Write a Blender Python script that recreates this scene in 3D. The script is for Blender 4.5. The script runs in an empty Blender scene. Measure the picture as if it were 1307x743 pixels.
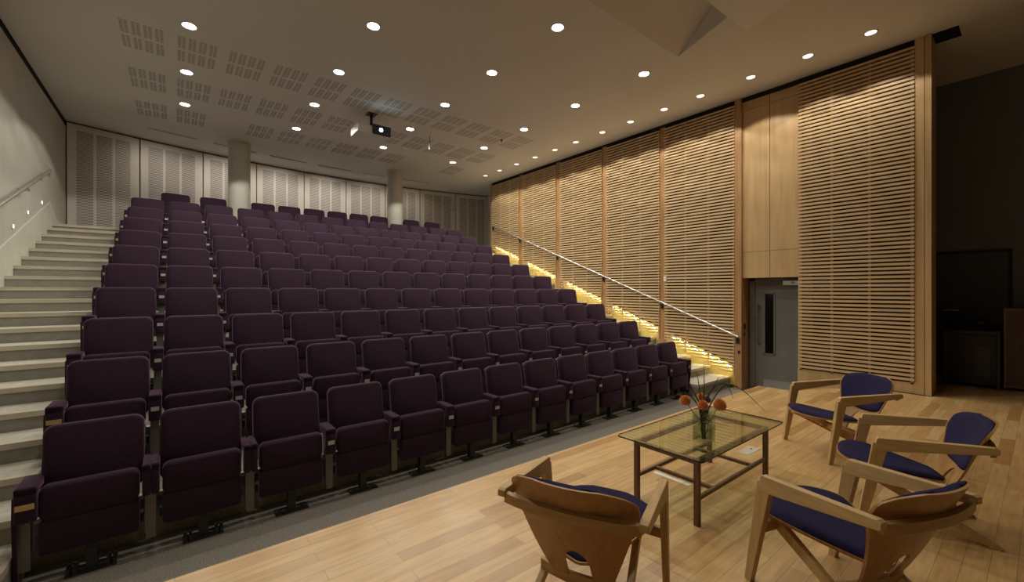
import bpy, bmesh, math, random
from mathutils import Vector, Matrix
random.seed(7)
C = bpy.context.scene.collection
PI = math.pi

# ------------------------------------------------------------------ camera, world, exposure
cam_d = bpy.data.cameras.new('camera'); cam = bpy.data.objects.new('camera', cam_d); C.objects.link(cam)
cam_d.sensor_width = 36.0; cam_d.lens = 542.0 / 1307.0 * 36.0
cam_d.clip_start = .05; cam_d.clip_end = 100
cam.location = (0, 0, 1.8)
cam.rotation_euler = (PI / 2, 0, -math.atan2(.622, .783))
bpy.context.scene.camera = cam
W = bpy.data.worlds.new('world'); bpy.context.scene.world = W; W.use_nodes = True
W.node_tree.nodes['Background'].inputs[0].default_value = (1, .93, .85, 1)
W.node_tree.nodes['Background'].inputs[1].default_value = .02
vs = bpy.context.scene.view_settings
vs.view_transform = 'Standard'; vs.look = 'None'; vs.gamma = 1; vs.exposure = 0.0
vs.use_curve_mapping = False
LAMP_COL = (1.0, .925, .79)
SPOT_W = 72.0        # house downlights
WALL_W = 40.0         # downlights washing the timber wall

ZC = 5.30             # ceiling
ZS = .37              # stage
XL, XR = -1.75, 8.08
def tier_y(i): return 4.08 + .785 * (i - 2)        # front edge of tier i (2..11)
def tier_z(i): return 0 if i == 1 else .02 + .30 * (i - 1)
def pitch(y): return .35 + .382 * (y - 4.08)

# ------------------------------------------------------------------ materials
MATS = {}
def mat(name, col, rough=.6, metal=0, spec=.5, emit=None, estr=0):
    m = bpy.data.materials.new(name); m.use_nodes = True
    b = m.node_tree.nodes['Principled BSDF']
    b.inputs['Base Color'].default_value = (*col, 1); b.inputs['Roughness'].default_value = rough
    b.inputs['Metallic'].default_value = metal; b.inputs['Specular IOR Level'].default_value = spec
    if emit: b.inputs['Emission Color'].default_value = (*emit, 1); b.inputs['Emission Strength'].default_value = estr
    MATS[name] = m; return m
def coords(m, kind='Object'):
    return m.node_tree.nodes.new('ShaderNodeTexCoord').outputs[kind]
def noise_mat(name, c1, c2, scale=(1, 1, 1), nscale=5, rough=.6, detail=4, bump=0, metal=0, lo=.35, hi=.65, spec=.5):
    m = mat(name, c1, rough, metal, spec); nt = m.node_tree; b = nt.nodes['Principled BSDF']
    mp = nt.nodes.new('ShaderNodeMapping'); mp.inputs['Scale'].default_value = scale
    nt.links.new(coords(m), mp.inputs[0])
    n = nt.nodes.new('ShaderNodeTexNoise'); n.inputs['Scale'].default_value = nscale; n.inputs['Detail'].default_value = detail
    nt.links.new(mp.outputs[0], n.inputs['Vector'])
    r = nt.nodes.new('ShaderNodeValToRGB'); r.color_ramp.elements[0].position = lo; r.color_ramp.elements[1].position = hi
    r.color_ramp.elements[0].color = (*c1, 1); r.color_ramp.elements[1].color = (*c2, 1)
    nt.links.new(n.outputs['Fac'], r.inputs[0]); nt.links.new(r.outputs[0], b.inputs['Base Color'])
    if bump:
        bp = nt.nodes.new('ShaderNodeBump'); bp.inputs['Strength'].default_value = bump; bp.inputs['Distance'].default_value = .01
        nt.links.new(n.outputs['Fac'], bp.inputs['Height']); nt.links.new(bp.outputs[0], b.inputs['Normal'])
    return m
fabric = noise_mat('purple_fabric', (.026, .0105, .0245), (.034, .0145, .033), nscale=90, rough=.85, bump=.15, spec=.25)
fb = fabric.node_tree.nodes['Principled BSDF']
fb.inputs['Sheen Weight'].default_value = .30; fb.inputs['Sheen Roughness'].default_value = .4; fb.inputs['Sheen Tint'].default_value = (.9, .55, .8, 1)
blue = noise_mat('blue_wool', (.014, .012, .048), (.022, .019, .068), nscale=160, rough=.9, bump=.2, spec=.2)
wall_white = noise_mat('painted_plaster', (.46, .445, .395), (.51, .49, .435), nscale=2.5, rough=.55)
ceil_m = noise_mat('ceiling_paint', (.69, .66, .61), (.72, .69, .64), nscale=.8, rough=.8)
black = mat('black_gap', (.006, .006, .006), .9)
slot_m = mat('slot_shadow', (.27, .245, .21), .9)
panel_m = noise_mat('acoustic_panel_paint', (.68, .64, .58), (.72, .68, .62), nscale=3, rough=.6)
pslot_m = mat('acoustic_slot', (.17, .145, .12), .9)
column_m = noise_mat('column_paint', (.58, .57, .50), (.63, .62, .55), nscale=3, rough=.45)
carpet = noise_mat('speckled_carpet', (.13, .12, .105), (.32, .30, .265), nscale=110, rough=.95, detail=2, bump=.08, lo=.3, hi=.75)
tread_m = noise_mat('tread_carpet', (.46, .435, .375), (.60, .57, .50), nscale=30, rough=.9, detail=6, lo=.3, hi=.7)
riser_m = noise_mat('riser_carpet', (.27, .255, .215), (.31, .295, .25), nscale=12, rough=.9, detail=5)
nose_m = noise_mat('nosing', (.50, .455, .37), (.58, .53, .43), scale=(1, 6, 6), nscale=4, rough=.5)
slat_m = noise_mat('birch_slat', (.56, .40, .215), (.66, .48, .27), scale=(10, .8, 10), nscale=3, rough=.45)
ply_m = noise_mat('birch_plywood', (.50, .33, .155), (.60, .405, .20), scale=(6, 6, .5), nscale=2.2, rough=.38, detail=5)
post_m = noise_mat('warm_oak_post', (.36, .19, .075), (.47, .27, .11), scale=(8, 8, .6), nscale=3, rough=.45)
back_m = noise_mat('backing_board', (.11, .060, .022), (.14, .078, .03), nscale=2, rough=.7)
dark_wood = noise_mat('dark_walnut', (.10, .045, .025), (.17, .08, .045), scale=(8, 8, 1), nscale=6, rough=.4)
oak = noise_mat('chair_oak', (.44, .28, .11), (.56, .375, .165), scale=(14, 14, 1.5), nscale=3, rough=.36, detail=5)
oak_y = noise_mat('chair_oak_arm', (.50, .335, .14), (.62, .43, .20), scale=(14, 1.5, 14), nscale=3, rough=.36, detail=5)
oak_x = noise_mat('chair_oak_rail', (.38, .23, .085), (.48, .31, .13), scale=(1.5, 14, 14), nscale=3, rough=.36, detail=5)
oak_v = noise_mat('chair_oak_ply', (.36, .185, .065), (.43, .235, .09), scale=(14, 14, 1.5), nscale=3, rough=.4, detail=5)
steel = mat('brushed_steel', (.62, .62, .60), .28, 1)
steel_d = mat('dark_steel', (.045, .05, .045), .45, .6)
grey_metal = mat('grey_enamel', (.17, .165, .145), .5, .2)
door_m = noise_mat('grey_door', (.145, .14, .125), (.165, .16, .145), nscale=3, rough=.45)
plate_m = noise_mat('number_plate', (.50, .50, .46), (.58, .58, .54), nscale=60, rough=.35)
brass = mat('brass_plate', (.60, .47, .26), .35, .5)
dark_wall = noise_mat('dark_drape', (.16, .175, .20), (.18, .195, .22), nscale=2, rough=.9)
console_m = noise_mat('black_lacquer', (.010, .007, .005), (.016, .011, .007), nscale=5, rough=.5)
plastic_w = mat('white_plastic', (.75, .75, .72), .4)
plastic_b = mat('black_plastic', (.02, .02, .022), .4)
lens_e = mat('lamp_glow', (1, 1, 1), .5, emit=(1, .93, .82), estr=30)
wlens_e = mat('wall_lamp_glow', (1, 1, 1), .5, emit=(1, .90, .80), estr=1.6)
led_house = mat('led_profile', (.35,.33,.28), .5, .4)
led_e = mat('led_strip', (1, 1, 1), .5, emit=(1, .82, .34), estr=58)
proj_e = mat('projector_beam', (1, 1, 1), .5, emit=(.45, .78, 1), estr=60)
step_e = mat('step_lamp_glow', (1, 1, 1), .5, emit=(1, .93, .82), estr=6)
leaf_m = noise_mat('leaf_green', (.05, .10, .03), (.12, .20, .06), nscale=20, rough=.5)
orange = noise_mat('orange_petal', (.80, .30, .09), (.88, .44, .16), nscale=60, rough=.7, bump=.4)
pink = noise_mat('pink_petal', (.45, .10, .25), (.55, .16, .33), nscale=60, rough=.7)

def stage_floor_mat():
    m = mat('maple_boards', (.5, .35, .18), .3, spec=.5); nt = m.node_tree; b = nt.nodes['Principled BSDF']
    co = coords(m)
    def brick(off, w, h):
        br = nt.nodes.new('ShaderNodeTexBrick'); br.inputs['Scale'].default_value = 1
        br.inputs['Brick Width'].default_value = w; br.inputs['Row Height'].default_value = h
        br.inputs['Mortar Size'].default_value = .0012; br.offset = off; br.inputs['Bias'].default_value = 0
        br.inputs['Mortar Smooth'].default_value = 0.1
        nt.links.new(co, br.inputs['Vector']); return br
    br = brick(.37, .95, .092)
    br.inputs['Color1'].default_value = (.0, .0, .0, 1); br.inputs['Color2'].default_value = (1, 1, 1, 1); br.inputs['Mortar'].default_value = (.5, .5, .5, 1)
    ramp = nt.nodes.new('ShaderNodeValToRGB'); e = ramp.color_ramp.elements
    e[0].position = 0; e[0].color = (.44, .235, .085, 1); e[1].position = 1; e[1].color = (.68, .46, .215, 1)
    for p, c in ((.25, (.57, .35, .14, 1)), (.6, (.62, .395, .165, 1)), (.8, (.65, .425, .185, 1))):
        x = e.new(p); x.color = c
    nt.links.new(br.outputs['Color'], ramp.inputs[0])
    mp = nt.nodes.new('ShaderNodeMapping'); mp.inputs['Scale'].default_value = (1.5, 14, 1)
    nt.links.new(co, mp.inputs[0])
    n = nt.nodes.new('ShaderNodeTexNoise'); n.inputs['Scale'].default_value = 2.5; n.inputs['Detail'].default_value = 6
    nt.links.new(mp.outputs[0], n.inputs['Vector'])
    mr = nt.nodes.new('ShaderNodeMapRange'); mr.inputs[1].default_value = .3; mr.inputs[2].default_value = .75; mr.inputs[3].default_value = 1.06; mr.inputs[4].default_value = .74
    nt.links.new(n.outputs['Fac'], mr.inputs[0])
    mx = nt.nodes.new('ShaderNodeVectorMath'); mx.operation = 'MULTIPLY'
    nt.links.new(ramp.outputs[0], mx.inputs[0]); nt.links.new(mr.outputs[0], mx.inputs[1])
    seam = nt.nodes.new('ShaderNodeMapRange'); seam.inputs[3].default_value = 1; seam.inputs[4].default_value = .45
    nt.links.new(br.outputs['Fac'], seam.inputs[0])
    mx2 = nt.nodes.new('ShaderNodeVectorMath'); mx2.operation = 'MULTIPLY'
    nt.links.new(mx.outputs[0], mx2.inputs[0]); nt.links.new(seam.outputs[0], mx2.inputs[1])
    nt.links.new(mx2.outputs[0], b.inputs['Base Color'])
    n2 = nt.nodes.new('ShaderNodeTexNoise'); n2.inputs['Scale'].default_value = 3; nt.links.new(co, n2.inputs['Vector'])
    r2 = nt.nodes.new('ShaderNodeMapRange'); r2.inputs[3].default_value = .22; r2.inputs[4].default_value = .42
    nt.links.new(n2.outputs['Fac'], r2.inputs[0]); nt.links.new(r2.outputs[0], b.inputs['Roughness'])
    return m
boards = stage_floor_mat()

def glass_mat(name, tint, rough=.0, ior=1.5):
    m = bpy.data.materials.new(name); m.use_nodes = True; nt = m.node_tree; nt.nodes.clear()
    o = nt.nodes.new('ShaderNodeOutputMaterial'); t = nt.nodes.new('ShaderNodeBsdfTransparent'); t.inputs[0].default_value = (*tint, 1)
    g = nt.nodes.new('ShaderNodeBsdfGlossy'); g.inputs['Roughness'].default_value = rough; g.inputs[0].default_value = (1, 1, 1, 1)
    f = nt.nodes.new('ShaderNodeFresnel'); ge = nt.nodes.new('ShaderNodeNewGeometry'); mi_ = nt.nodes.new('ShaderNodeMapRange')
    mi_.inputs[3].default_value = ior; mi_.inputs[4].default_value = 1/ior
    nt.links.new(ge.outputs['Backfacing'], mi_.inputs[0]); nt.links.new(mi_.outputs[0], f.inputs['IOR'])
    mx = nt.nodes.new('ShaderNodeMixShader')
    nt.links.new(f.outputs[0], mx.inputs[0]); nt.links.new(t.outputs[0], mx.inputs[1]); nt.links.new(g.outputs[0], mx.inputs[2])
    nt.links.new(mx.outputs[0], o.inputs[0]); return m
glass = glass_mat('clear_table_glass', (.86, .92, .84), 0, 1.62)
glass_edge = mat('glass_edge_green', (.012, .03, .022), .15)
vase_glass = glass_mat('vase_glass', (.93, .96, .92), 0, 1.5)
water = glass_mat('vase_water', (.90, .92, .84), 0, 1.33)
vision = mat('dark_vision_glass', (.006, .005, .004), .1)

# ------------------------------------------------------------------ mesh helpers
class MB:
    def __init__(s): s.v = []; s.f = []; s.m = []
    def add(s, verts, faces, mi=0, M=None):
        n = len(s.v)
        for p in verts: s.v.append(tuple(M @ Vector(p)) if M else tuple(p))
        for f in faces: s.f.append(tuple(n + i for i in f)); s.m.append(mi)
        return s
    def box(s, x0, x1, y0, y1, z0, z1, mi=0, M=None):
        v = [(x0,y0,z0),(x1,y0,z0),(x1,y1,z0),(x0,y1,z0),(x0,y0,z1),(x1,y0,z1),(x1,y1,z1),(x0,y1,z1)]
        return s.add(v, [(0,3,2,1),(4,5,6,7),(0,1,5,4),(1,2,6,5),(2,3,7,6),(3,0,4,7)], mi, M)
    def prism(s, pts, lo, hi, axis='z', mi=0, M=None, mi_side=None):
        # pts: counter-clockwise 2D outline; axis x -> (y,z) outline, y -> (x,z), z -> (x,y)
        def P(a, b, c): return {'z': (a, b, c), 'x': (c, a, b), 'y': (a, c, b)}[axis]
        n = len(pts); v = [P(a, b, lo) for a, b in pts] + [P(a, b, hi) for a, b in pts]
        s.add(v, [tuple(range(n))[::-1], tuple(range(n, 2*n))], mi, M)
        s.add(v, [(i, (i+1) % n, n + (i+1) % n, n + i) for i in range(n)], mi if mi_side is None else mi_side, M)
        return s
    def slab(s, w, h, t, r, bev, mi=0, M=None, seg=5, taper=0):
        # rounded rectangle w x h in local xz, thickness t along y, pillowed edges
        def outline(ins):
            o = []; rr = max(r - ins, .001); hw, hh = w/2 - ins, h/2 - ins
            for cx, cz, a0 in ((hw-rr, hh-rr, 0), (-hw+rr, hh-rr, 90), (-hw+rr, -hh+rr, 180), (hw-rr, -hh+rr, 270)):
                for k in range(seg + 1):
                    a = math.radians(a0 + 90*k/seg); x = cx + rr*math.cos(a); z = cz + rr*math.sin(a)
                    o.append((x * (1 - taper * (z/h + .5)), z))
            return o
        L = []
        for q in (0, .35, .75): pass
        lay = [(-t/2, bev), (-t/2 + bev*.3, bev*.3), (-t/2 + bev, 0), (t/2 - bev, 0), (t/2 - bev*.3, bev*.3), (t/2, bev)]
        v = []; n = 4*(seg+1)
        for y, ins in lay: v += [(x, y, z) for x, z in outline(ins)]
        f = [tuple(range(n)), tuple(range(5*n, 6*n))[::-1]]
        for k in range(5):
            for i in range(n): f.append((k*n + i, (k+1)*n + i, (k+1)*n + (i+1) % n, k*n + (i+1) % n))
        return s.add(v, f, mi, M)
    def grid(s, rows, mi=0, close=True):
        # rows: list of lists of points; open sheet
        m = len(rows[0]); v = [p for r in rows for p in r]
        f = [(i*m+j, i*m+j+1, (i+1)*m+j+1, (i+1)*m+j) for i in range(len(rows)-1) for j in range(m-1)]
        return s.add(v, f, mi)
    def shell(s, front, back, mi=0):
        # two equal grids joined along their border
        R, m = len(front), len(front[0]); v = [p for r in front for p in r] + [p for r in back for p in r]; N = R*m
        f = [(i*m+j, i*m+j+1, (i+1)*m+j+1, (i+1)*m+j) for i in range(R-1) for j in range(m-1)]
        f += [tuple(N + k for k in q[::-1]) for q in f[:]]
        for j in range(m-1): f += [(j+1, j, N+j, N+j+1), ((R-1)*m+j, (R-1)*m+j+1, N+(R-1)*m+j+1, N+(R-1)*m+j)]
        for i in range(R-1): f += [(i*m, (i+1)*m, N+(i+1)*m, N+i*m), ((i+1)*m+m-1, i*m+m-1, N+i*m+m-1, N+(i+1)*m+m-1)]
        return s.add(v, f, mi)
    def tube(s, pts, r, seg=8, mi=0, cap=True):
        pts = [Vector(p) for p in pts]; rs = r if isinstance(r, (list, tuple)) else [r]*len(pts); v = []
        for i, p in enumerate(pts):
            d = (pts[min(i+1, len(pts)-1)] - pts[max(i-1, 0)]).normalized()
            u = d.cross(Vector((0,0,1)));
            if u.length < .05: u = d.cross(Vector((1,0,0)))
            u.normalize(); w = u.cross(d)
            v += [tuple(p + rs[i]*(math.cos(2*PI*k/seg)*u + math.sin(2*PI*k/seg)*w)) for k in range(seg)]
        f = [(i*seg+k, i*seg+(k+1) % seg, (i+1)*seg+(k+1) % seg, (i+1)*seg+k) for i in range(len(pts)-1) for k in range(seg)]
        if cap: f += [tuple(range(seg))[::-1], tuple((len(pts)-1)*seg+k for k in range(seg))]
        return s.add(v, f, mi)
    def disc(s, c, r0, r1, z, seg=28, mi=0, down=True):
        cx, cy = c
        if r0 <= 0:
            v = [(cx + r1*math.cos(2*PI*k/seg), cy + r1*math.sin(2*PI*k/seg), z) for k in range(seg)]
            return s.add(v, [tuple(range(seg))[::-1]], mi)
    def lathe(s, prof, c=(0,0), seg=28, mi=0, M=None):
        v = []
        for r, z in prof: v += [(c[0] + r*math.cos(2*PI*k/seg), c[1] + r*math.sin(2*PI*k/seg), z) for k in range(seg)]
        f = [(i*seg+k, i*seg+(k+1) % seg, (i+1)*seg+(k+1) % seg, (i+1)*seg+k) for i in range(len(prof)-1) for k in range(seg)]
        return s.add(v, f, mi, M)
    def beam(s, a, b, wa, wb, ta, tb, side=(1,0,0), mi=0):
        # tapered bar from a to b; t along 'side', w across
        a, b = Vector(a), Vector(b); d = (b-a).normalized(); sd = Vector(side); sd = (sd - d*sd.dot(d)).normalized(); u = d.cross(sd)
        v = []
        for p, w, t in ((a, wa, ta), (b, wb, tb)):
            for q, e in ((-1,-1),(1,-1),(1,1),(-1,1)): v.append(tuple(p + sd*q*t/2 + u*e*w/2))
        return s.add(v, [(0,1,2,3)[::-1],(4,5,6,7),(0,1,5,4),(1,2,6,5),(2,3,7,6),(3,0,4,7)], mi)
    def build(s, name, mats, parent=None, smooth=False, bevel=0, loc=None, angle=40):
        me = bpy.data.meshes.new(name); me.from_pydata(s.v, [], s.f)
        if not isinstance(mats, (list, tuple)): mats = [mats]
        for m in mats: me.materials.append(m)
        for p, mi in zip(me.polygons, s.m): p.material_index = mi
        bm = bmesh.new(); bm.from_mesh(me)
        bmesh.ops.remove_doubles(bm, verts=bm.verts, dist=1e-5)
        bmesh.ops.recalc_face_normals(bm, faces=bm.faces)
        if smooth:
            for f in bm.faces: f.smooth = True
            for e in bm.edges:
                if len(e.link_faces) == 2 and e.calc_face_angle(0) > math.radians(angle): e.smooth = False
        bm.to_mesh(me); bm.free()
        o = bpy.data.objects.new(name, me); C.objects.link(o)
        if parent: o.parent = parent
        if loc: o.location = loc
        if bevel:
            b = o.modifiers.new('bevel', 'BEVEL'); b.width = bevel; b.segments = 2; b.limit_method = 'ANGLE'
        return o
def tag(o, label, cat, group=None, kind=None):
    o['label'] = label; o['category'] = cat
    if group: o['group'] = group
    if kind: o['kind'] = kind
    return o
def thing(name, label, cat, loc=(0,0,0), rz=0, group=None):
    o = bpy.data.objects.new(name, None); C.objects.link(o); o.location = loc; o.rotation_euler = (0,0,rz)
    o.empty_display_size = .1
    return tag(o, label, cat, group)
def struct(o, label=None):
    o['kind'] = 'structure'
    if label: o['label'] = label
    return o
def T(x=0, y=0, z=0): return Matrix.Translation((x, y, z))
def RX(a): return Matrix.Rotation(a, 4, 'X')
def RZ(a): return Matrix.Rotation(a, 4, 'Z')
ORD = ['first','second','third','fourth','fifth','sixth','seventh','eighth','ninth','tenth','eleventh','twelfth','thirteenth']

# ------------------------------------------------------------------ shell of the room
struct(MB().box(XL-.05, 8.42, 2.4, 4.1, -.12, 0).build('floor', carpet), 'grey speckled carpet in front of the front row')
# timber stage, notched in front of the door
st = [(-1.75,-3.6),(10.25,-3.6),(10.25,.97),(8.08,.97),(8.08,1.45),(7.45,2.05),(6.92,2.24),(6.90,2.70),(-1.75,2.70)]
struct(MB().prism(st, 0, ZS).build('stage_floor', boards), 'pale maple board stage floor')
MBs = MB().box(8.0, 10.25, .97, 1.9, -.12, ZS); struct(MBs.build('stage_floor', boards), 'shadowed stage floor beside the timber wall')

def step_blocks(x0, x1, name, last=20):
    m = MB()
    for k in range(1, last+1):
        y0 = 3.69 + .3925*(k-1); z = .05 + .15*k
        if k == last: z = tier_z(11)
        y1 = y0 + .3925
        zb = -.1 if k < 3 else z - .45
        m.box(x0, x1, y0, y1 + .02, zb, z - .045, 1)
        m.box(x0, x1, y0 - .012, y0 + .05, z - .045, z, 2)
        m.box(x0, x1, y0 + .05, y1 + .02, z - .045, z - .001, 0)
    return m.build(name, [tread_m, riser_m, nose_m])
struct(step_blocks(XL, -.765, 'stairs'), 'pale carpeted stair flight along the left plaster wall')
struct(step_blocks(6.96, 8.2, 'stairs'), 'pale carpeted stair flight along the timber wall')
for i in range(2, 12):
    y0 = tier_y(i); y1 = tier_y(i+1) + .02; z = tier_z(i); z0 = z - .5
    if i == 11: y1 = 13.9; 
    m = MB().box(-.765, 6.96, y0, y1, z0, z - .03, 0).box(-.765, 6.96, y0-.008, y0+.04, z-.03, z, 1).box(-.765, 6.96, y0+.04, y1, z-.03, z, 0)
    struct(m.build('seating_tier', [carpet, nose_m]), 'carpeted seating tier under the %s row of seats' % ORD[i-1])
m = MB().box(XL, -.765, tier_y(11)+.39, 13.9, 2.5, tier_z(11)).box(6.96, 10.2, tier_y(11)+.39, 13.9, 2.5, tier_z(11))
struct(m.build('landing_floor', tread_m), 'pale landing along the curved rear wall')

struct(MB().box(XL-.25, XL, -3.7, 13.9, -.12, 5.19, 0).box(XL-.25, XL-.02, -3.7, 13.9, 5.19, 5.6, 1).build('wall_left', [wall_white, black]))
struct(MB().box(XL-.25, 10.4, -3.85, -3.6, 0, 5.6).build('wall_front', noise_mat('stage_rear_paint', (.20,.19,.17), (.22,.21,.19), nscale=2, rough=.8)))
struct(MB().box(10.25, 10.5, -3.7, 2.2, 0, 5.6).build('wall_right', dark_wall), 'dark wall of the wing beyond the timber wall')
struct(MB().box(8.42, 10.4, 1.9, 2.1, 0, 5.6).build('wall_wing', dark_wall))
# skirting board stepping up beside the left flight
sk = [(3.6, .0), (3.6, .60)] + [(y, pitch(y) + .43) for y in (4.2, 7, 9, 11.0)] + [(11.35, 3.26), (12.6, 3.12), (12.6, 2.9), (11.2, 2.9)]
sk = sk[::-1]
m = MB()
pts = [(3.6, -.1), (11.2, 2.8), (12.6, 2.9), (12.6, 3.12), (11.55, 3.14), (11.05, pitch(11.05)+.38), (3.6, pitch(3.6)+.42)]
m.prism(pts, XL, XL+.022, 'x'); struct(m.build('baseboard_left', noise_mat('skirting_paint', (.55,.54,.47), (.60,.59,.52), nscale=4, rough=.35)))

# ceiling: sheet with the sloped recess cut into it
x0, x1, y0, y1 = XL, 10.3, -3.7, 13.95
H = [(1.0, 3.45), (5.89, 3.43), (5.53, 2.54), (1.0, 2.58)]
m = MB()
v = [(x0,y0,ZC),(x1,y0,ZC),(x1,y1,ZC),(x0,y1,ZC)] + [(a,b,ZC) for a,b in H]
# 4: (1,3.45) 5:(5.89,3.43) 6:(5.53,2.54) 7:(1,2.58)
m.add(v, [(3,2,5,4),(2,1,6,5),(1,0,7,6),(0,3,4,7)], 0)
up = [(1.0, 3.45, ZC), (5.89, 3.43, ZC), (5.53, 2.54, ZC+.42), (1.0, 2.58, ZC+.42)]
m.add([*up, (5.53,2.54,ZC),(1.0,2.58,ZC)], [(0,1,2,3),(1,4,2),(0,3,5),(5,3,2,4)], 1)
# slotted acoustic groups, cut as fine dark slots
def patch(px, py):
    for gi in range(4):
        for gj in range(2):
            gx = px + gi*.121; gy = py + gj*.44
            for r in range(8):
                for q in range(2):
                    a = gx + q*.048; b = gy + r*.046
                    m.box(a, a+.036, b, b+.020, ZC-.0012, ZC+.0004, 2)
for rr, py in enumerate((7.40, 8.90, 10.38)):
    for k in range(12):
        px = -.57 + .605*k
        if rr == 2 and k in (2, 9, 10): continue
        patch(px, py)
struct(m.build('ceiling', [ceil_m, noise_mat('ceiling_recess', (.70,.66,.60), (.73,.69,.63), nscale=1, rough=.8), slot_m]))
# lighter board hung just under the ceiling nearer the stage
m = MB().prism([(4.2, .6), (5.25, .6), (5.96, 2.49), (4.0, 2.53)], ZC-.045, ZC-.012)
tag(m.build('ceiling_board', noise_mat('ceiling_board_paint', (.74,.72,.69), (.77,.75,.72), nscale=1, rough=.7)), 'pale flat board under the ceiling at the top edge, beside the sloped recess', 'ceiling board')
struct(MB().box(8.08, 8.42, .72, .98, ZC-.012, ZC-.002).build('trim_1', black), 'black slot in the ceiling at the end of the timber wall')

# curved rear wall and its white slotted panels
RC = (4.1, -2.94); RR = 16.5
def arc(x): return RC[1] + math.sqrt(RR*RR - (x-RC[0])**2)
m = MB(); fr = []; 
xs = [XL-.2 + k*(10.4-XL+.2)/40 for k in range(41)]
front = [[(x, arc(x)+.06, z) for x in xs] for z in (2.6, 5.6)]; back = [[(x, arc(x)+.2, z) for x in xs] for z in (2.6, 5.6)]
m.shell(front, back); struct(m.build('wall_back', black))
EDG = [-1.74, -.62, .56, 1.75, 2.97, 4.18, 5.42, 6.59, 7.85, 9.07]
PN = ['leftmost tall white slotted panel, by the head of the left stairs',
 'white slotted panel behind the first seats of the back row',
 'white slotted panel just left of the left round column',
 'white slotted panel just right of the left round column',
 'white slotted panel second to the right of the left column',
 'white slotted panel just left of the right round column',
 'white slotted panel mostly hidden by the right round column',
 'white slotted door leaf with a small handle, right of the right column',
 'rightmost full white slotted panel, next to the timber wall']
for k in range(9):
    a = Vector((EDG[k], arc(EDG[k]), 0)); b = Vector((EDG[k+1], arc(EDG[k+1]), 0)); L = (b-a).length; ang = math.atan2(b.y-a.y, b.x-a.x)
    t = thing('acoustic_panel', PN[k], 'wall panel', (a.x, a.y, tier_z(11)), ang, 'white slotted panels along the curved rear wall')
    g = .012; hh = ZC - .035 - tier_z(11)
    MB().box(g, L-g, 0, .05, .01, hh).build('panel_board', panel_m, t)
    m = MB(); zi0, zi1 = .12, hh-.12; xi0, xi1 = .15, L-.17; cw = (xi1-xi0-.10)/3
    for c in range(3):
        xa = xi0 + c*(cw+.05); z = zi0
        while z < zi1:
            m.box(xa, xa+cw, -.0015, .002, z, z+.014); z += .033
    m.build('slots', pslot_m, t)
    if k == 7:
        MB().box(L-.10, L-.07, -.04, 0, 1.62, 1.68).box(L-.095, L-.075, -.05, -.035, 1.60, 1.84).build('pull_handle', steel, t, bevel=.003)
m = MB().box(9.0, 10.2, 12.55, 12.75, 2.6, 5.28); struct(m.build('trim_2', panel_m), 'plain white return at the right end of the rear wall')
# columns
for (cx_, cy_, r_, lb) in ((1.20, 11.90, .225, 'left'), (5.06, 11.90, .215, 'right')):
    z0 = tier_z(11)
    m = MB().lathe([(r_, z0), (r_, ZC-.04), (r_+.012, ZC-.04), (r_+.012, ZC-.002)], (cx_, cy_), 48)
    struct(m.build('column', column_m, smooth=True), 'round pale column through the back row, the %s of the two' % lb)

# ------------------------------------------------------------------ timber wall on the right
def wall_box(ya, yb, z0, z1, m, mi=0, x=8.2): m.box(x, 8.42, ya, yb, z0, z1, mi)
PY = [(3.56,4.98),(5.10,6.52),(6.65,8.07),(8.22,9.64),(9.79,11.18)]
m = MB(); wall_box(3.5, 11.22, 0, ZC, m); wall_box(1.0, 2.5, 0, ZC, m, x=8.12)
struct(m.build('wall_timber', [back_m]), 'board behind the timber slats of the right wall')
m = MB().box(8.10, 8.42, 11.18, 11.24, 2.6, ZC).box(8.42, 8.6, 2.1, 11.24, 0, ZC); struct(m.build('wall_timber_end', post_m))
m = MB().box(8.04, 8.42, 3.44, 3.56, 0, ZC)
for (a, b), (c, d) in zip(PY[:-1], PY[1:]): m.box(8.06, 8.22, b, c, pitch(b)-.3, ZC-.05)
m.box(8.04, 8.22, 11.18, 11.24, 2.7, ZC-.05)
m.box(8.085, 8.13, 2.36, 2.55, 0, ZC)
struct(m.build('trim_3', post_m), 'warm oak posts between the slatted panels')
m = MB()                           # smooth birch boards above the door, in two columns
for ya, yb in ((2.55, 2.985), (2.99, 3.44)):
    for za, zb in ((2.035, 2.50), (2.505, 5.06), (5.065, ZC)): m.box(8.085, 8.3, ya+.002, yb-.002, za, zb)
struct(m.build('wall_panelling', ply_m), 'smooth birch boards above the grey door')
m = MB().box(8.05, 8.15, 1.045, 1.14, 0, ZC, 0).box(8.06, 8.13, 1.06, 2.56, 0, .52, 0).box(8.09, 8.13, 2.54, 2.56, 0, ZC, 0)
struct(m.build('trim_4', ply_m), 'birch boards framing the widest slatted panel')
m = MB().box(8.03, 8.42, .97, 1.035, 0, ZC); struct(m.build('trim_5', ply_m), 'pale oak end post of the timber wall')
struct(MB().box(8.07, 8.12, 1.0, 11.2, 5.22, ZC-.001).build('trim_6', black), 'dark shadow gap between timber wall and ceiling')
# yellow lit stringer under the slats
m = MB(); m.prism([(3.56, .0), (11.2, pitch(11.2)-.25), (11.2, pitch(11.2)+.24), (3.56, pitch(3.56)+.24)], 8.155, 8.19, 'x')
struct(m.build('trim_7', mat('stringer_paint', (.56, .50, .20), .6)), 'yellow stringer board along the right stairs')

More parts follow.
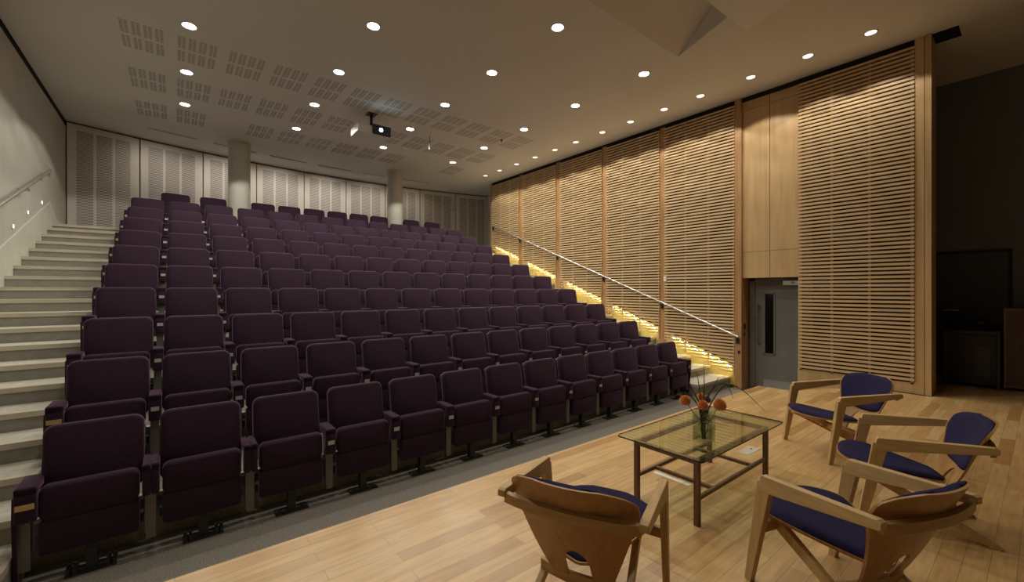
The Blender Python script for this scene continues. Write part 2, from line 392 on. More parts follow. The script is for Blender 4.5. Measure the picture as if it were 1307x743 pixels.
PL = ['slatted timber panel nearest the grey door, above the foot of the stairs',
 'slatted timber panel second from the grey door',
 'middle slatted timber panel of the five above the right stairs',
 'slatted timber panel fourth from the grey door',
 'slatted timber panel farthest back, next to the white rear panels']
def slat_panel(ya, yb, zlow, label, clip):
    t = thing('slatted_panel', label, 'wall panel', (8.045, ya, 0), 0, 'slatted timber panels of the right wall')
    w = yb - ya; m = MB(); z = 5.20 - .034; n = 0
    while True:
        ye = w
        if clip: ye = min(w, (z - .29 - .35)/.382 + 4.08 - ya + .40) if False else min(w, (z - .40)/.382 + 4.08 - ya)
        if z < zlow or ye < .06: break
        m.box(-.015, .015, 0, ye, z, z+.034); z -= .06
    m.build('slats', slat_m, t)
    m = MB()
    for q in (.012, w*.34, w*.67, w-.045):
        zb = zlow if not clip else max(zlow, pitch(ya+q) + .03)
        m.box(.015, .038, q, q+.032, zb, 5.2)
    m.build('battens', slat_m, t)
    return t
for (a, b), lb in zip(PY, PL): slat_panel(a, b, .25, lb, True)
slat_panel(1.14, 2.54, .50, 'widest slatted timber panel, right of the grey door', False)
for k, (a, b) in enumerate(PY):
    ya, yb = a+.05, b-.16; nm = ['slats nearest the grey door','second slatted panel from the door','middle slatted panel above the stairs','fourth slatted panel from the door','slats farthest back'][k]
    t = thing('led_strip', 'glowing yellow light strip behind the %s' % nm, 'light strip', (8.094, ya, pitch(ya)+.20), 0, 'glowing strips along the right stairs')
    w = yb - ya; h = w*.382
    MB().prism([(0, .010), (w, h+.010), (w, h+.020), (0, .020)], -.004, .009, 'x').build('profile', led_house, t)
    MB().prism([(0, 0), (w, h), (w, h+.0095), (0, .0095)], -.001, .007, 'x').build('light_tape', led_e, t)

# door
dr = MB().box(8.35, 8.40, 2.52, 3.42, .0, 2.03); d = struct(dr.build('door_1', door_m), 'grey door at the foot of the timber wall')
struct(MB().box(8.42, 8.6, 2.1, 3.5, -.1, 2.2).build('trim_8', black))
MB().box(8.33, 8.351, 3.33, 3.42, 0, 2.03).box(8.33,8.351,2.52,3.42,1.985,2.03).build('door_frame', grey_metal, d)
MB().box(8.343, 8.35, 3.02, 3.16, .68, 1.75).build('vision_pane', vision, d)
m = MB()
for a, b_, c_, d_ in ((3.0,3.02,.66,1.77),(3.16,3.18,.66,1.77),(3.0,3.18,.66,.68),(3.0,3.18,1.75,1.77)): m.box(8.338, 8.352, a, b_, c_, d_)
m.build('vision_frame', grey_metal, d)
MB().tube([(8.345,3.26,.84),(8.30,3.26,.84),(8.30,3.26,1.56),(8.345,3.26,1.56)], .012, 8).build('pull_handle', steel, d, smooth=True)
MB().box(8.342, 8.352, 2.53, 3.19, .03, .21).build('kick_plate', steel, d)
MB().box(8.29, 8.35, 2.60, 2.86, 1.90, 1.98).box(8.24, 8.30, 2.70, 2.73, 1.93, 1.96).build('door_closer', steel, d, bevel=.004)
tag(MB().box(8.13, 8.20, 3.428, 3.44, 1.10, 1.20).build('entry_keypad', plastic_b, bevel=.004), 'small black keypad on the oak reveal beside the grey door', 'keypad')
tag(MB().box(8.13, 8.17, 3.428, 3.44, .98, 1.04).build('key_switch', steel_d, bevel=.003), 'tiny dark switch under the keypad by the door', 'switch')
tag(MB().box(8.028, 8.04, 3.46, 3.50, .66, .72).build('socket_plate', steel_d, bevel=.003), 'tiny dark plate low on the post below the rail end', 'switch')
tag(MB().box(8.018, 8.03, 4.93, 4.99, 2.0, 2.10).build('sensor_box', plastic_w, bevel=.004), 'small white box fixed to the post between first and second slatted panels', 'sensor')

# handrails
t = thing('handrail', 'long steel handrail climbing in front of the slatted timber wall', 'handrail', (7.98, 3.47, .97))
MB().tube([(0,0,0),(0,7.65,2.94)], .019, 12).build('rail', steel, t, smooth=True)
m_ = None
for yy in (.03, 1.56, 3.11, 4.68, 6.25, 7.6):
    z = yy*2.94/7.65
    MB().tube([(0,yy,z-.015),(0,yy,z-.07),(.035,yy,z-.09)], .009, 8).box(.034,.048,yy-.03,yy+.03,z-.14,z-.04).build('bracket', steel_d, t)
t = thing('handrail', 'grey steel handrail on the plaster wall above the left stairs', 'handrail', (XL+.09, 6.0, 2.13))
MB().tube([(0,-2.2,-.83),(0,4.55,1.72)], .022, 12).build('rail', mat('satin_rail', (.38,.37,.33), .4, .6), t, smooth=True)
for yy in (-1.4, .8, 3.1, 4.4):
    z = yy*.378
    MB().box(-.09, -.005, yy-.015, yy+.015, z-.07, z-.03).box(-.012,.012, yy-.09, yy+.09, z-.07+.01, z-.02).build('bracket', steel, t)
for (yy, zz, lb) in ((8.83,2.69,'lowest'),(9.58,2.99,'middle'),(10.44,3.28,'highest')):
    t = thing('wall_lamp', 'small star-bright lamp on the left plaster wall under the handrail, %s of three' % lb, 'lamp', (XL, yy, zz), 0, 'small lamps on the left wall')
    MB().box(0, .014, -.03, .03, -.03, .03).build('housing', plastic_w, t, bevel=.003)
    MB().box(.014, .018, -.012, .012, -.02, .02).build('lens', step_e, t)

# ------------------------------------------------------------------ ceiling lamps
def spot(parent, power, ang, loc=(0,0,-.03), col=LAMP_COL, r=.05, blend=.12):
    l = bpy.data.lights.new('lamp', 'SPOT'); l.energy = power; l.color = col; l.spot_size = math.radians(ang); l.spot_blend = blend; l.shadow_soft_size = r
    o = bpy.data.objects.new('light_source', l); C.objects.link(o); o.parent = parent; o.location = loc
    return o
def downlight(x, y, label, power, group, ang=131, glow=lens_e, r=.075):
    t = thing('downlight', label, 'ceiling light', (x, y, ZC), 0, group)
    MB().lathe([(r*.98, -.004), (r*1.12, -.009), (r*1.26, -.003), (r*1.26, .0005)], seg=28).build('trim_ring', plastic_w if glow is lens_e else steel, t, smooth=True)
    MB().disc((0,0), 0, r, -.0035).build('lens', glow, t)
    spot(t, power, ang); return t
cols = {0: .15, 1: 2.055, 2: 3.98, 3: 5.92}; rows = [4.035, 5.53, 7.035, 8.55, 10.05]
vis = {(0,2),(0,3),(0,4),(1,1),(1,2),(1,3),(1,4),(2,0),(2,1),(2,2),(2,3),(2,4),(3,0),(3,1),(3,2),(3,3),(3,4)}
cn = ['line nearest the left wall','second line from the left wall','third line from the left wall','fourth line from the left wall']
seen = {}
for c in range(4):
    for r_ in range(5):
        k = seen.get(c, 0)
        if (c, r_) in vis: seen[c] = k + 1; lb = 'round ceiling downlight, %s from the stage in the %s' % (ORD[k] if k else 'nearest', cn[c])
        else: lb = 'round ceiling downlight above the stage, out of view, %s, %s' % (cn[c], ORD[r_])
        downlight(cols[c], rows[r_], lb, SPOT_W*(.8, .85, .95, 1.05, 1.2)[r_], 'house downlights')
for x, y in ((2.055, 1.9), (.15, 2.3)):
    downlight(x, y, 'round downlight above the stage at x %s, out of view' % {2.055:'middle', .15:'left'}[x], SPOT_W*.6, 'stage downlights')
WY = [1.48, 2.21, 3.01, 3.86, 4.58, 5.35, 6.09, 6.88, 7.58, 8.32, 9.09, 9.87, 10.59]
for k, y in enumerate(WY):
    lb = 'small round downlight close to the timber wall, %s' % ('nearest the stage' if k == 0 else 'farthest from the stage' if k == 12 else ORD[k] + ' from the stage end')
    downlight(7.38, y, lb, WALL_W, 'row of small downlights along the timber wall', 115, wlens_e, .066)
l = bpy.data.lights.new('stair_glow', 'AREA')
bpy.data.lights.remove(l)

for k, pw in ((1, 2.4), (2, 3.8), (3, 4.7), (4, 4.7), (5, 3.6), (6, 1.6)):  # added fill lamps, put in only to brighten the curved rear wall panels
    xm = (EDG[k]+EDG[k+1])/2; an = math.atan2(arc(EDG[k+1])-arc(EDG[k]), EDG[k+1]-EDG[k])
    t = thing('added_rear_fill', 'added fill lamp tray before the %s' % PN[k].split(',')[0].replace('white ', ''), 'ceiling light', (xm, arc(xm)-.95, ZC), an, 'added fill lamps before the curved rear wall')
    MB().box(-.45, .45, -.030, -.020, -.022, -.0005).build('tray', ceil_m, t)
    l = bpy.data.lights.new('lamp', 'AREA'); l.energy = pw; l.color = (1, .90, .80); l.shape = 'RECTANGLE'; l.size = .86; l.size_y = .012
    o = bpy.data.objects.new('light_source', l); C.objects.link(o); o.parent = t; o.location = (0, -.012, -.014); o.rotation_euler = (math.radians(42), 0, 0); l.spread = math.radians(96)
# projector
t = thing('projector', 'white and black ceiling projector with a blue-white shining lens', 'projector', (3.05, 8.3, ZC), 0)
MB().box(-.34, .30, -.20, .22, -.46, -.30).build('casing', plastic_w, t, bevel=.02)
MB().box(-.06, .30, -.235, .0, -.455, -.27).box(-.2, .1, -.1, .1, -.30, -.26).build('front_hood', plastic_b, t, bevel=.01)
MB().tube([(0,.02,-.28),(0,.02,-.01)], .03, 12).box(-.09,.09,-.08,.12,-.012,-.001).box(-.16,.16,-.02,.06,-.26,-.235).build('ceiling_mount', plastic_b, t)
pl = MB(); pl.lathe([(.001,.004),(.032,.004),(.034,-.004)], seg=20, M=T(.10,-.236,-.36) @ RX(PI/2))
pl.build('lens', proj_e, t)
t = thing('ceiling_microphone', 'tiny white microphone hanging from the ceiling right of the projector', 'microphone', (4.5, 8.65, ZC))
MB().tube([(0,0,0),(0,0,-.18)], .006, 6).build('cable', plastic_b, t)
MB().lathe([(.001,-.32),(.022,-.31),(.026,-.25),(.02,-.18),(.001,-.17)], seg=14).build('capsule', plastic_w, t, smooth=True)
t = thing('sprinkler_head', 'tiny dark sprinkler head among the ceiling slots on the right', 'sprinkler', (5.91, 7.83, ZC))
MB().lathe([(.03,-.001),(.03,-.012),(.012,-.02),(.012,-.05),(.02,-.055),(.001,-.06)], seg=12).build('head', steel_d, t, smooth=True)

# ------------------------------------------------------------------ theatre seats
def seat_parts():
    P = {}
    bk = MB(); A = math.atan2(.085, .47)
    Mb = T(0, .165, .672) @ RX(-A)
    bk.slab(.502, .50, .085, .062, .026, M=Mb); P['backrest'] = (bk, fabric, True)
    sh = MB(); sh.slab(.49, .48, .02, .05, .006, M=T(0, .222, .655) @ RX(-A)); P['back_shell'] = (sh, plastic_b, True)
    st_ = MB(); st_.slab(.466, .215, .092, .045, .022, M=T(0, -.012, .490) @ RX(-.05)); P['seat_cushion'] = (st_, fabric, True)
    un = MB(); un.slab(.466, .212, .084, .028, .012, M=T(0, -.014, .280) @ RX(.02)); P['seat_underside'] = (un, fabric, True)
    bm_ = MB().box(-.25, .25, .04, .10, .20, .26); P['beam'] = (bm_, steel_d, False)
    lg = MB().box(-.028, .028, -.03, .03, .012, .16).box(-.028,.028,-.03,.06,.155,.20); P['pedestal'] = (lg, steel_d, False)
    return P
def foot_mesh(big=False):
    m = MB().box(-.12, .12, -.06, .05, 0, .012)
    if big:
        for a in (-.115, -.085, .07, .1): m.box(a, a+.018, -.06, .05, .012, .05)
    for a in (-.085, .085): m.lathe([(.001, .022), (.01, .022), (.01, .012)], (a, .0), 8)
    return m
def arm_mesh(x, double=False, w=.084, end=False):
    m = MB(); ws = [(-w/2, w/2)] if not double else [(-.046, -.002), (.002, .046)]
    for a, b in ws:
        m.slab(b-a, .215, .07, .014, .012, M=T(x+(a+b)/2, -.045, .515))
        m.slab(b-a, .06, .25, .014, .012, M=T(x+(a+b)/2, .045, .594))
    return m
def standard_mesh(x): return MB().box(x-.026, x+.026, -.03, .02, .10, .43).box(x-.016, x+.016, .02, .12, .16, .56).box(x-.032,x-.026,-.035,.02,.14,.43)
def panel_mesh(x):
    m = MB(); m.prism([(-.03, .02), (.12, .02), (.16, .56), (-.06, .56), (-.07, .42)], x-.010, x+.010, 'x'); return m
def build_arm(root, x, key):
    double = key == 'double'; xe = x + (.012 if x < 0 else -.012) if key == 'end' else x
    a = put(cache('arm_'+key+str(x), lambda: arm_mesh(xe, double, .096 if key == 'end' else .084).build('armrest', fabric, None, smooth=True, angle=50)), root)
    put(cache('std'+str(x), lambda: standard_mesh(x).build('arm_standard', grey_metal)), root)
    if key == 'end': put(cache('pan'+str(x), lambda: panel_mesh(x + (-.034 if x < 0 else .034)).build('end_panel', fabric)), root)
    if not double:
        w = .026 if key != 'end' else .040
        put(cache('plate'+key+str(x), lambda: MB().box(xe-w, xe+w, -.0835, -.079, .490, .524).build('number_plate', brass if key == 'end' else plate_m)), a)
CACHE = {}
def cache(k, fn):
    if k not in CACHE: CACHE[k] = [fn(), False]
    return CACHE[k]
def put(entry, root):
    o, used = entry
    if used:
        o = o.copy(); C.objects.link(o); o.parent = root
    else:
        o.parent = root; entry[1] = True
    return o
PARTS = seat_parts()
def place_seat(X, Y, Z, label, group, left='single', right=None, front=False, big=False):
    t = thing('theatre_seat', label, 'theatre seat', (X, Y, Z), 0, group)
    for n, (m, mt, sm) in PARTS.items():
        q = put(cache(n, lambda: m.build(n, mt, None, smooth=sm, angle=60)), t)
    put(cache('foot'+str(big), lambda: foot_mesh(big).build('foot_plate', steel_d)), q)
    if left: build_arm(t, -.293, left)
    if right: build_arm(t, .293, right)
    return t
SX = lambda k: -.42 + .586*k
rn = ['front','second','third','fourth','fifth','sixth','seventh','eighth','ninth','tenth']
def pos(k):
    if k == 0: return 'at the left aisle end'
    if k == 12: return 'at the timber wall end'
    if k == 6: return 'exactly in the middle'
    return ('%s from the left aisle' % ORD[k]) if k < 6 else ('%s from the timber wall side' % ORD[12-k])
for i in range(10):
    for k in range(13):
        left = 'end' if k == 0 else ('double' if (i == 0 and k in (1, 2)) else 'single')
        place_seat(SX(k), 3.87 + .785*i, tier_z(i+1), 'purple folding theatre seat in the %s row, %s' % (rn[i], pos(k)), 'seats of the %s row' % rn[i],
                   left, 'end' if k == 12 else None, i == 0, i == 0 and k < 2)
R11 = [(.02,'first, left of the column'),(.70,'second, just left of the left column'),(1.70,'just right of the left column'),(2.28,'second right of the left column'),(2.865,'third right of the left column'),
       (3.45,'third left of the right column'),(4.03,'second left of the right column'),(4.605,'just left of the right column'),(5.60,'just right of the right column'),(6.30,'last on the right')]
for k, (x, lb) in enumerate(R11):
    place_seat(x, 11.75, tier_z(11), 'purple folding theatre seat in the back row, ' + lb, 'seats of the back row', None if k in (2, 8) else 'single', 'single' if k in (0, 9) else None)

# ------------------------------------------------------------------ coffee table and flowers
t = thing('coffee_table', 'low glass coffee table with a slim walnut frame on the stage', 'table', (3.0, 1.54, ZS))
hx, hy = .505, .215
for sx in (-1, 1):
    for sy in (-1, 1): MB().box(sx*hx-.016, sx*hx+.016, sy*hy-.016, sy*hy+.016, 0, .405).build('leg', dark_wood, t, bevel=.002)
MB().box(-hx, hx, -hy-.012, -hy+.012, .372, .404).box(-hx, hx, hy-.012, hy+.012, .372, .404).build('long_rail', dark_wood, t, bevel=.002)
MB().box(-hx-.012, -hx+.012, -hy, hy, .372, .404).box(hx-.012, hx+.012, -hy, hy, .372, .404).build('end_rail', dark_wood, t, bevel=.002)
MB().box(-hx, hx, -hy-.010, -hy+.010, .15, .175).box(-hx, hx, hy-.010, hy+.010, .15, .175).build('lower_rail', dark_wood, t, bevel=.002)
MB().box(-.30, -.275, -hy, hy, .150, .172).box(.275, .30, -hy, hy, .150, .172).build('cross_stretcher', dark_wood, t, bevel=.002)
g = MB(); 
gx0, gx1, gy0, gy1 = -.56, .70, -.275, .35
g.slab(gx1-gx0, gy1-gy0, .010, .03, .0015, M=T((gx0+gx1)/2, (gy0+gy1)/2, .411) @ RX(PI/2))
go = g.build('glass_top', [glass, glass_edge], t)
for p in go.data.polygons:
    if abs(p.normal.z) < .6: p.material_index = 1
TZ = ZS + .4165
VX, VY = 2.80, 1.44
t = thing('flower_vase', 'square clear glass vase half filled with water on the glass table', 'vase', (VX, VY, TZ), math.radians(8))
m = MB(); w_ = .056; th = .004
m.box(-w_, w_, -w_, -w_+th, 0, .20).box(-w_, w_, w_-th, w_, 0, .20).box(-w_, -w_+th, -w_+th, w_-th, 0, .20).box(w_-th, w_, -w_+th, w_-th, 0, .20).box(-w_, w_, -w_, w_, 0, .012)
m.build('vase_body', vase_glass, t)
MB().box(-w_+th+.001, w_-th-.001, -w_+th+.001, w_-th-.001, .013, .10).build('water', water, t)
def flower(dx, dy, dz, r, m_, label, cat='flower', tilt=(0,0)):
    t = thing('cut_flower', label, cat, (VX, VY, TZ+.013), 0, 'flowers in the vase')
    bx, by = max(-.03, min(.03, dx*.3)), max(-.03, min(.03, dy*.3))
    MB().tube([(bx*.2,by*.2,.0),(bx,by,.12),(dx*.6,dy*.6,dz*.72),(dx,dy,dz)], [.0025,.0025,.002,.002], 6).build('stem', leaf_m, t, smooth=True)
    h = MB(); n = 9
    for a in range(n):                 # layered pointed petals around a ball
        el = -50 + a*16; cnt = max(4, int(15*math.cos(math.radians(el))))
        for b in range(cnt):
            az = 2*PI*(b + .5*(a % 2))/cnt; e = math.radians(el)
            d_ = Vector((math.cos(e)*math.cos(az), math.cos(e)*math.sin(az), math.sin(e)))
            s1 = d_.cross(Vector((0,0,1))); s1 = s1.normalized() if s1.length > .01 else Vector((1,0,0)); s2 = s1.cross(d_)
            c_ = d_*r*.45; o_ = [c_ + s1*r*.05, d_*r*.85 + s1*r*.17 - s2*r*.02, d_*r*1.02 + s2*r*.10, d_*r*.85 - s1*r*.17 - s2*r*.02, c_ - s1*r*.05, d_*r*.7 + s2*r*.14]
            h.add([tuple(q) for q in o_], [(0,1,5),(1,2,5),(2,3,5),(3,4,5),(0,5,4),(0,4,3,2,1)], 0, T(dx, dy, dz))
    h.lathe([(.001,-r*.6),(r*.5,-r*.3),(r*.6,0),(r*.5,r*.35),(.001,r*.55)], seg=10, M=T(dx,dy,dz))
    h.build('blossom', m_, t)
# camera-facing offsets: right = (.783,-.622), towards the camera = (-.622,-.783)
def off(r, b): return (.783*r - .622*b, -.622*r - .783*b)
flower(*off(.098, .02), .235, .044, orange, 'large orange flower on the right of the vase')
flower(*off(-.022, .03), .235, .038, orange, 'orange flower in the middle, above the vase rim')
flower(*off(-.135, .02), .265, .038, orange, 'orange flower leaning out to the left of the vase')
flower(*off(.003, -.05), .272, .030, orange, 'small orange flower behind the middle one')
flower(*off(.032, -.02), .258, .026, pink, 'small pink flower between the orange ones')
m = MB(); rnd = random.Random(3)
for k in range(90):
    a = rnd.uniform(0, 2*PI); r = rnd.uniform(0, .046); z = rnd.uniform(.09, .20); rr = r*rnd.uniform(.8, 1.5)
    L = rnd.uniform(.03, .06); wd = rnd.uniform(.005, .010); an = rnd.uniform(0, 2*PI); up_ = rnd.uniform(.1, .8)
    p = Vector((rr*math.cos(a), rr*math.sin(a), z)); d_ = Vector((math.cos(an), math.sin(an), up_)).normalized()*L; s_ = Vector((-math.sin(an), math.cos(an), 0))*wd
    m.add([tuple(p), tuple(p + d_*.5 + s_), tuple(p + d_), tuple(p + d_*.5 - s_), tuple(p + d_*.5 + Vector((0,0,-.003)))], [(0,1,2,3),(0,4,1),(1,4,2),(2,4,3),(3,4,0)])
tag(m.build('green_foliage', leaf_m, loc=(VX, VY, TZ+.013)), 'mass of small green leaves filling the vase top', 'leaves', kind='stuff')
def blade(pts, lab):
    m = MB(); P = [Vector(p) for p in pts]; n = len(P); fr_, bk_ = [], []
    # smooth through the points
    Q = []
    for i in range(n-1):
        p0, p1, p2, p3 = P[max(i-1,0)], P[i], P[i+1], P[min(i+2,n-1)]
        for s_ in range(5):
            u = s_/5; Q.append(.5*((2*p1) + (-p0+p2)*u + (2*p0-5*p1+4*p2-p3)*u*u + (-p0+3*p1-3*p2+p3)*u**3))
    Q.append(P[-1]); N = len(Q)
    for i, q in enumerate(Q):
        d_ = (Q[min(i+1,N-1)] - Q[max(i-1,0)]).normalized(); s_ = d_.cross(Vector((.622,.783,0))); s_.normalize()
        w = .0045*(1 - (i/(N-1))**2) + .0006
        fr_.append([tuple(q - s_*w), tuple(q + Vector((.622,.783,0))*.0015), tuple(q + s_*w)]); bk_.append([tuple(Vector(a) + Vector((.622,.783,0))*.0012) for a in fr_[-1]])
    m.shell(fr_, bk_)
    tag(m.build('grass_blade', leaf_m, loc=(VX, VY, TZ+.013), smooth=True), lab, 'leaf', 'grass blades in the vase')
def B3(r, z, b=0): return (*off(r, b), z)
blade([B3(0,.0), B3(-.003,.2), B3(.002,.36), B3(0,.52)], 'tallest upright grass blade rising straight from the vase')
blade([B3(-.01,.0), B3(-.02,.2), B3(-.08,.34), B3(-.155,.455)], 'grass blade leaning up to the left from the vase')
blade([B3(.01,.0), B3(.0,.22), B3(.07,.36), B3(.10,.42)], 'grass blade leaning up to the right')
blade([B3(.01,.0), B3(.01,.2), B3(.06,.34), B3(.15,.37), B3(.20,.27)], 'grass blade arching over to the right and down')
blade([B3(-.01,.0), B3(-.03,.2), B3(-.10,.30), B3(-.16,.31), B3(-.22,.27)], 'grass blade bending low to the left over the table')
blade([B3(0,.0), B3(.03,.2), B3(.14,.36), B3(.26,.33), B3(.42,.18)], 'longest grass blade sweeping far to the right')
blade([B3(0,.0), B3(-.02,.22), B3(-.03,.34), B3(-.05,.46)], 'thin upright blade just left of the tallest one')

# ------------------------------------------------------------------ butterfly easy chairs
def hw(z):      # half width of the bent back shell
    z0, z1 = .155, .676
    u = (z - z0)/(z1 - z0); w = .125 + .145*min(1, u/.78)**1.0
    if u > .84: q = (u-.84)/.16; w *= math.sqrt(max(0, 1 - (q*.90)**2.8))
    return w
def by(z): return -.265 - .262*((z-.155)/.52)**.9      # lean
def bow(x, z): return 1.05*x*x*(.35 + .65*min(1, (z-.13)/.4))
def make_chair(label):
    t = thing('easy_chair', label, 'armchair')
    zs = [.155 + .0183*i for i in range(30) if .155 + .0183*i < .648] + [.652, .660, .667, .672, .675, .676]
    m = MB()
    def sheet(rows):
        m.shell([[(x, by(z) + bow(x, z) + .006, z) for x in r] for z, r in rows], [[(x, by(z) + bow(x, z) - .006, z) for x in r] for z, r in rows])
    zt = .352
    sheet([(z, [hw(z)*(j/9-1) for j in range(19)]) for z in [zt] + [z for z in zs if z > zt]])
    low = [z for z in zs if z < zt] + [zt]; low = [z for z in low if z < .285] + [.29, .30, .31, .32, .33, .338, .344, .348, .3505, zt]
    for s_ in (-1, 1):
        rows_ = []
        for z in low:
            xin = .055*(math.sqrt(max(0, 1 - ((z-.275)/(zt-.275))**2)) if z > .275 else 1)
            rows_.append((z, sorted(s_*(xin + (hw(z) - xin)*j/8) for j in range(9))))
        sheet(rows_)
    BS = m.build('back_shell', oak_v, t, smooth=True, angle=50)
    # back cushion
    m = MB(); fr_, bk_ = [], []; n = 22
    for i in range(n+1):
        z = .375 + (.674-.375)*i/n; u = i/n
        w = (hw(z) - .010); q = min(1, u/.16); w *= math.sqrt(max(0, 1-(1-q)**2))*.999 + .001
        if u > .93: w *= (1 - ((u-.93)/.07)**2*.25)
        rf, rb = [], []
        for j in range(13):
            x = w*(j/6-1); e = max(0, 1 - abs(j/6-1)**4)*min(1, u/.15)**.5*min(1, (1.0-u)/.03 + .62) if u > 0 else 0
            rb.append((x, by(z) + bow(x, z) + .0065, z)); rf.append((x, by(z) + bow(x, z) + .0075 + .034*e, z + .006*u))
        fr_.append(rf); bk_.append(rb)
    m.shell(fr_, bk_); m.build('back_cushion', blue, BS, smooth=True, angle=70)
    # seat shell + cushion
    def sw(y):   # half width along depth
        u = (.205 - y)/.535       # 0 front, 1 rear
        if u < .30: w = .262*math.sqrt(max(0, 1-((.30-u)/.30)**2.2))
        else: w = .262 - .19*((u-.30)/.70)**1.25
        if u > .93: w *= math.sqrt(max(0.02, 1-((u-.93)/.07)**2))
        return max(w, .004)
    def sz(x, y): return .355 - .075*((.205-y)/.535) + .35*x*x
    ys = [.205 - .535*(i/26) for i in range(27)]; ys = [.2045, .203, .199] + ys[1:]
    for nm, lo, hi, ins, mt in (('seat_shell', -.012, 0, 1.0, oak_v), ('seat_cushion', .001, .030, .965, blue)):
        m = MB(); tp, bt = [], []
        for i, y in enumerate(ys):
            a, b = [], []
            for j in range(13):
                q = j/6-1; x = sw(y)*ins*q; e = 1 if nm == 'seat_shell' else max(0, 1-abs(q)**5)**.6*min(1, math.sin(PI*(i+.3)/(len(ys)-.4))*3)
                yy = y*1.0 if ins == 1 else y*.975 - .002
                a.append((x, yy, sz(x, y) + lo + (hi-lo)*max(.06, e))); b.append((x, yy, sz(x, y) + lo))
            tp.append(a); bt.append(b)
        m.shell(tp, bt); SS = m.build(nm, mt, t if nm == 'seat_shell' else SS, smooth=True, angle=60)
    for s_ in (-1, 1):
        MB().beam((s_*.296, .113, 0), (s_*.296, .018, .515), .036, .072, .030, .034).build('front_leg', oak, t, bevel=.003)
        m = MB()
        m.prism([(-.455, .545), (-.02, .478), (.045, .470), (.052, .474), (.036, .545), (.030, .552), (-.455, .585), (-.470, .578), (-.470, .552)], s_*.296-.018, s_*.296+.018, 'x')
        m.build('armrest', oak_y, t, bevel=.003)
        MB().beam((s_*.175, .10, .315), (s_*.205, -.50, 0), .055, .032, .032, .026).build('rear_leg', oak, t, bevel=.003)
    MB().beam((-.30, .055, .285), (0, .055, .305), .045, .06, .026, .026, (0,1,0)).beam((0, .055, .305), (.30, .055, .285), .06, .045, .026, .026, (0,1,0)).build('front_rail', oak_x, t, bevel=.002)
    m = MB(); fr_, bk_ = [], []
    for j in range(15):
        x = -.205 + .41*j/14; y = -.252 + .9*x*x - .022; fr_.append([(x, y, .15), (x, y, .197)]); bk_.append([(x, y-.02, .15), (x, y-.02, .197)])
    m.shell(fr_, bk_); m.build('rear_rail', oak_x, t, smooth=True)
    m = MB(); fr_, bk_ = [], []
    for j in range(21):                      # bent bow joining the arm ends behind the back
        x = -.285 + .57*j/20; zc = .548; y = by(zc) - .0065 + .42*x*x; w = .025; k = (x/.285)**2; th = .030 - .008*k
        fr_.append([(x, y+.002, zc-w), (x, y-.006, zc+w)]); bk_.append([(x, y-th, zc-w*.8), (x, y-th, zc+w*.8)])
    m.shell(fr_, bk_); m.build('back_bow', oak_x, t, smooth=True)
    return t
chair0 = make_chair('')
def copy_thing(root, loc, rz, label):
    r = root.copy(); C.objects.link(r); r.location = loc; r.rotation_euler = (0,0,rz); r['label'] = label
    for ch in list(root.children):
        c = ch.copy(); C.objects.link(c); c.parent = r
        for g_ in ch.children:
            d_ = g_.copy(); C.objects.link(d_); d_.parent = c
    return r
chs = [(1.642, 1.37, 24, 'oak and blue easy chair seen from behind, left of the glass table'),
       (2.475, .712, 70.3, 'oak and blue easy chair nearest the camera on the right, seen from behind'),
       (3.6, .697, 108.5, 'oak and blue easy chair facing left, between the near right and far chairs'),
       (4.508, 1.27, 140.7, 'oak and blue easy chair farthest back, before the widest slatted panel')]
for k, (x, y, a, lb) in enumerate(chs):
    r = chair0 if k == 0 else copy_thing(chair0, (0,0,0), 0, lb)
    r.location = (x, y, ZS); r.rotation_euler = (0, 0, math.radians(a-90)); r['label'] = lb; r['group'] = 'easy chairs round the glass table'

# small things on the stage
tag(MB().box(-.12, .12, -.05, .05, 0, .0025).lathe([(.001,.004),(.010,.004),(.010,.002)], (.05, 0), 10, 1).build('floor_plate', [nose_m, steel_d], loc=(4.03, 1.66, ZS)), 'pale floor plate with a dark knob, right of the table', 'floor plate')
tag(MB().box(-.02, .02, -.15, .15, 0, .001).build('paper_strip', plastic_w, loc=(2.97, 1.78, ZS)), 'thin white strip lying on the boards under the table', 'paper')
tag(MB().lathe([(.001,.002),(.055,.002),(.06,.0)], seg=24).build('floor_socket', steel_d, loc=(.86, 1.90, ZS)), 'round dark floor socket at the bottom edge', 'floor socket')

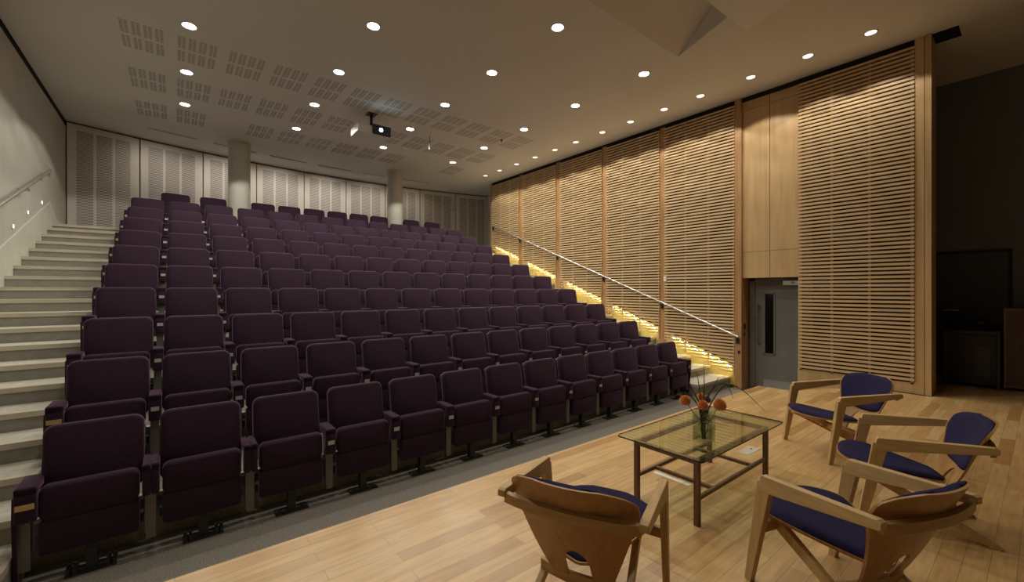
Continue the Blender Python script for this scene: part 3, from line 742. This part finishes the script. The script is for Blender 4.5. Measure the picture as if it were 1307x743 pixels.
# ------------------------------------------------------------------ dark wing beyond the timber wall
d = struct(MB().box(10.22, 10.25, .37, 1.35, ZS, 2.42).build('door_2', mat('dark_door', (.075,.08,.09), .7)), 'dark closed door in the wing')
MB().box(10.21, 10.25, .33, .37, ZS, 2.46).box(10.21, 10.25, .33, 1.4, 2.42, 2.46).build('door_frame', mat('dark_frame', (.015,.015,.016), .7), d)
t = thing('organ_console', 'black keyboard console standing in the dark wing', 'console', (9.55, .70, ZS))
MB().box(-.28, .10, -.26, .26, .05, .78).build('cabinet', console_m, t, bevel=.01)
MB().prism([(-.30, .78), (.20, .78), (.20, .90), (-.05, .93), (-.30, .84)], -.28, .28, 'y').build('keyboard_lid', console_m, t, bevel=.008)
m = MB().box(-.30, -.285, -.20, -.05, .18, .62); m.build('side_opening', plastic_b, t)
cw_ = noise_mat('console_wood', (.03,.018,.010), (.045,.027,.014), nscale=5, rough=.5)
for yy in (-.29, .25): MB().box(-.30, .14, yy, yy+.04, .0, .86).build('side_board', cw_, t, bevel=.01)
tag(MB().lathe([(.001,0),(.09,0),(.10,.05),(.05,.09),(.001,.10)], seg=14).build('cloth_bundle', console_m, loc=(9.5, .62, ZS+.93), smooth=True), 'dark cloth bundle on top of the console', 'cloth')
t = thing('wooden_cabinet', 'brown wooden cabinet with a pale edge at the right frame edge', 'cabinet', (9.6, .02, ZS))
MB().box(-.2, .3, -.55, .34, .06, 1.15).build('body', noise_mat('cabinet_wood', (.070,.030,.016), (.10,.045,.024), scale=(6,6,1), nscale=4, rough=.45), t)
MB().box(-.215, .3, -.55, .36, 1.15, 1.18).box(-.215, .3, .34, .365, 0.02, 1.15).box(-.215,.3,-.55,.34,.04,.065).build('edge_trim', noise_mat('cabinet_edge', (.14,.085,.05), (.17,.10,.06), nscale=4, rough=.4), t)
t = thing('desk_lamp', 'small dark lamp with a thin pale arm in the wing', 'lamp', (9.9, 1.0, ZS))
MB().tube([(0,0,0),(0,0,1.02)], .012, 8).lathe([(.001,.01),(.10,.01),(.10,0)], seg=16).build('stand', plastic_b, t)
MB().tube([(-.05,.05,1.12),(0,-.12,1.12)], .008, 6).build('arm', steel, t)
MB().box(-.03, .03, -.07, -.01, .95, 1.06).build('head', plastic_b, t, bevel=.01)
tag(MB().box(-.03,.03,-.05,.05,-.04,.04).build('wall_socket', plastic_w, loc=(10.2, .28, ZS+.12)), 'small pale socket low on the dark wall of the wing', 'socket')
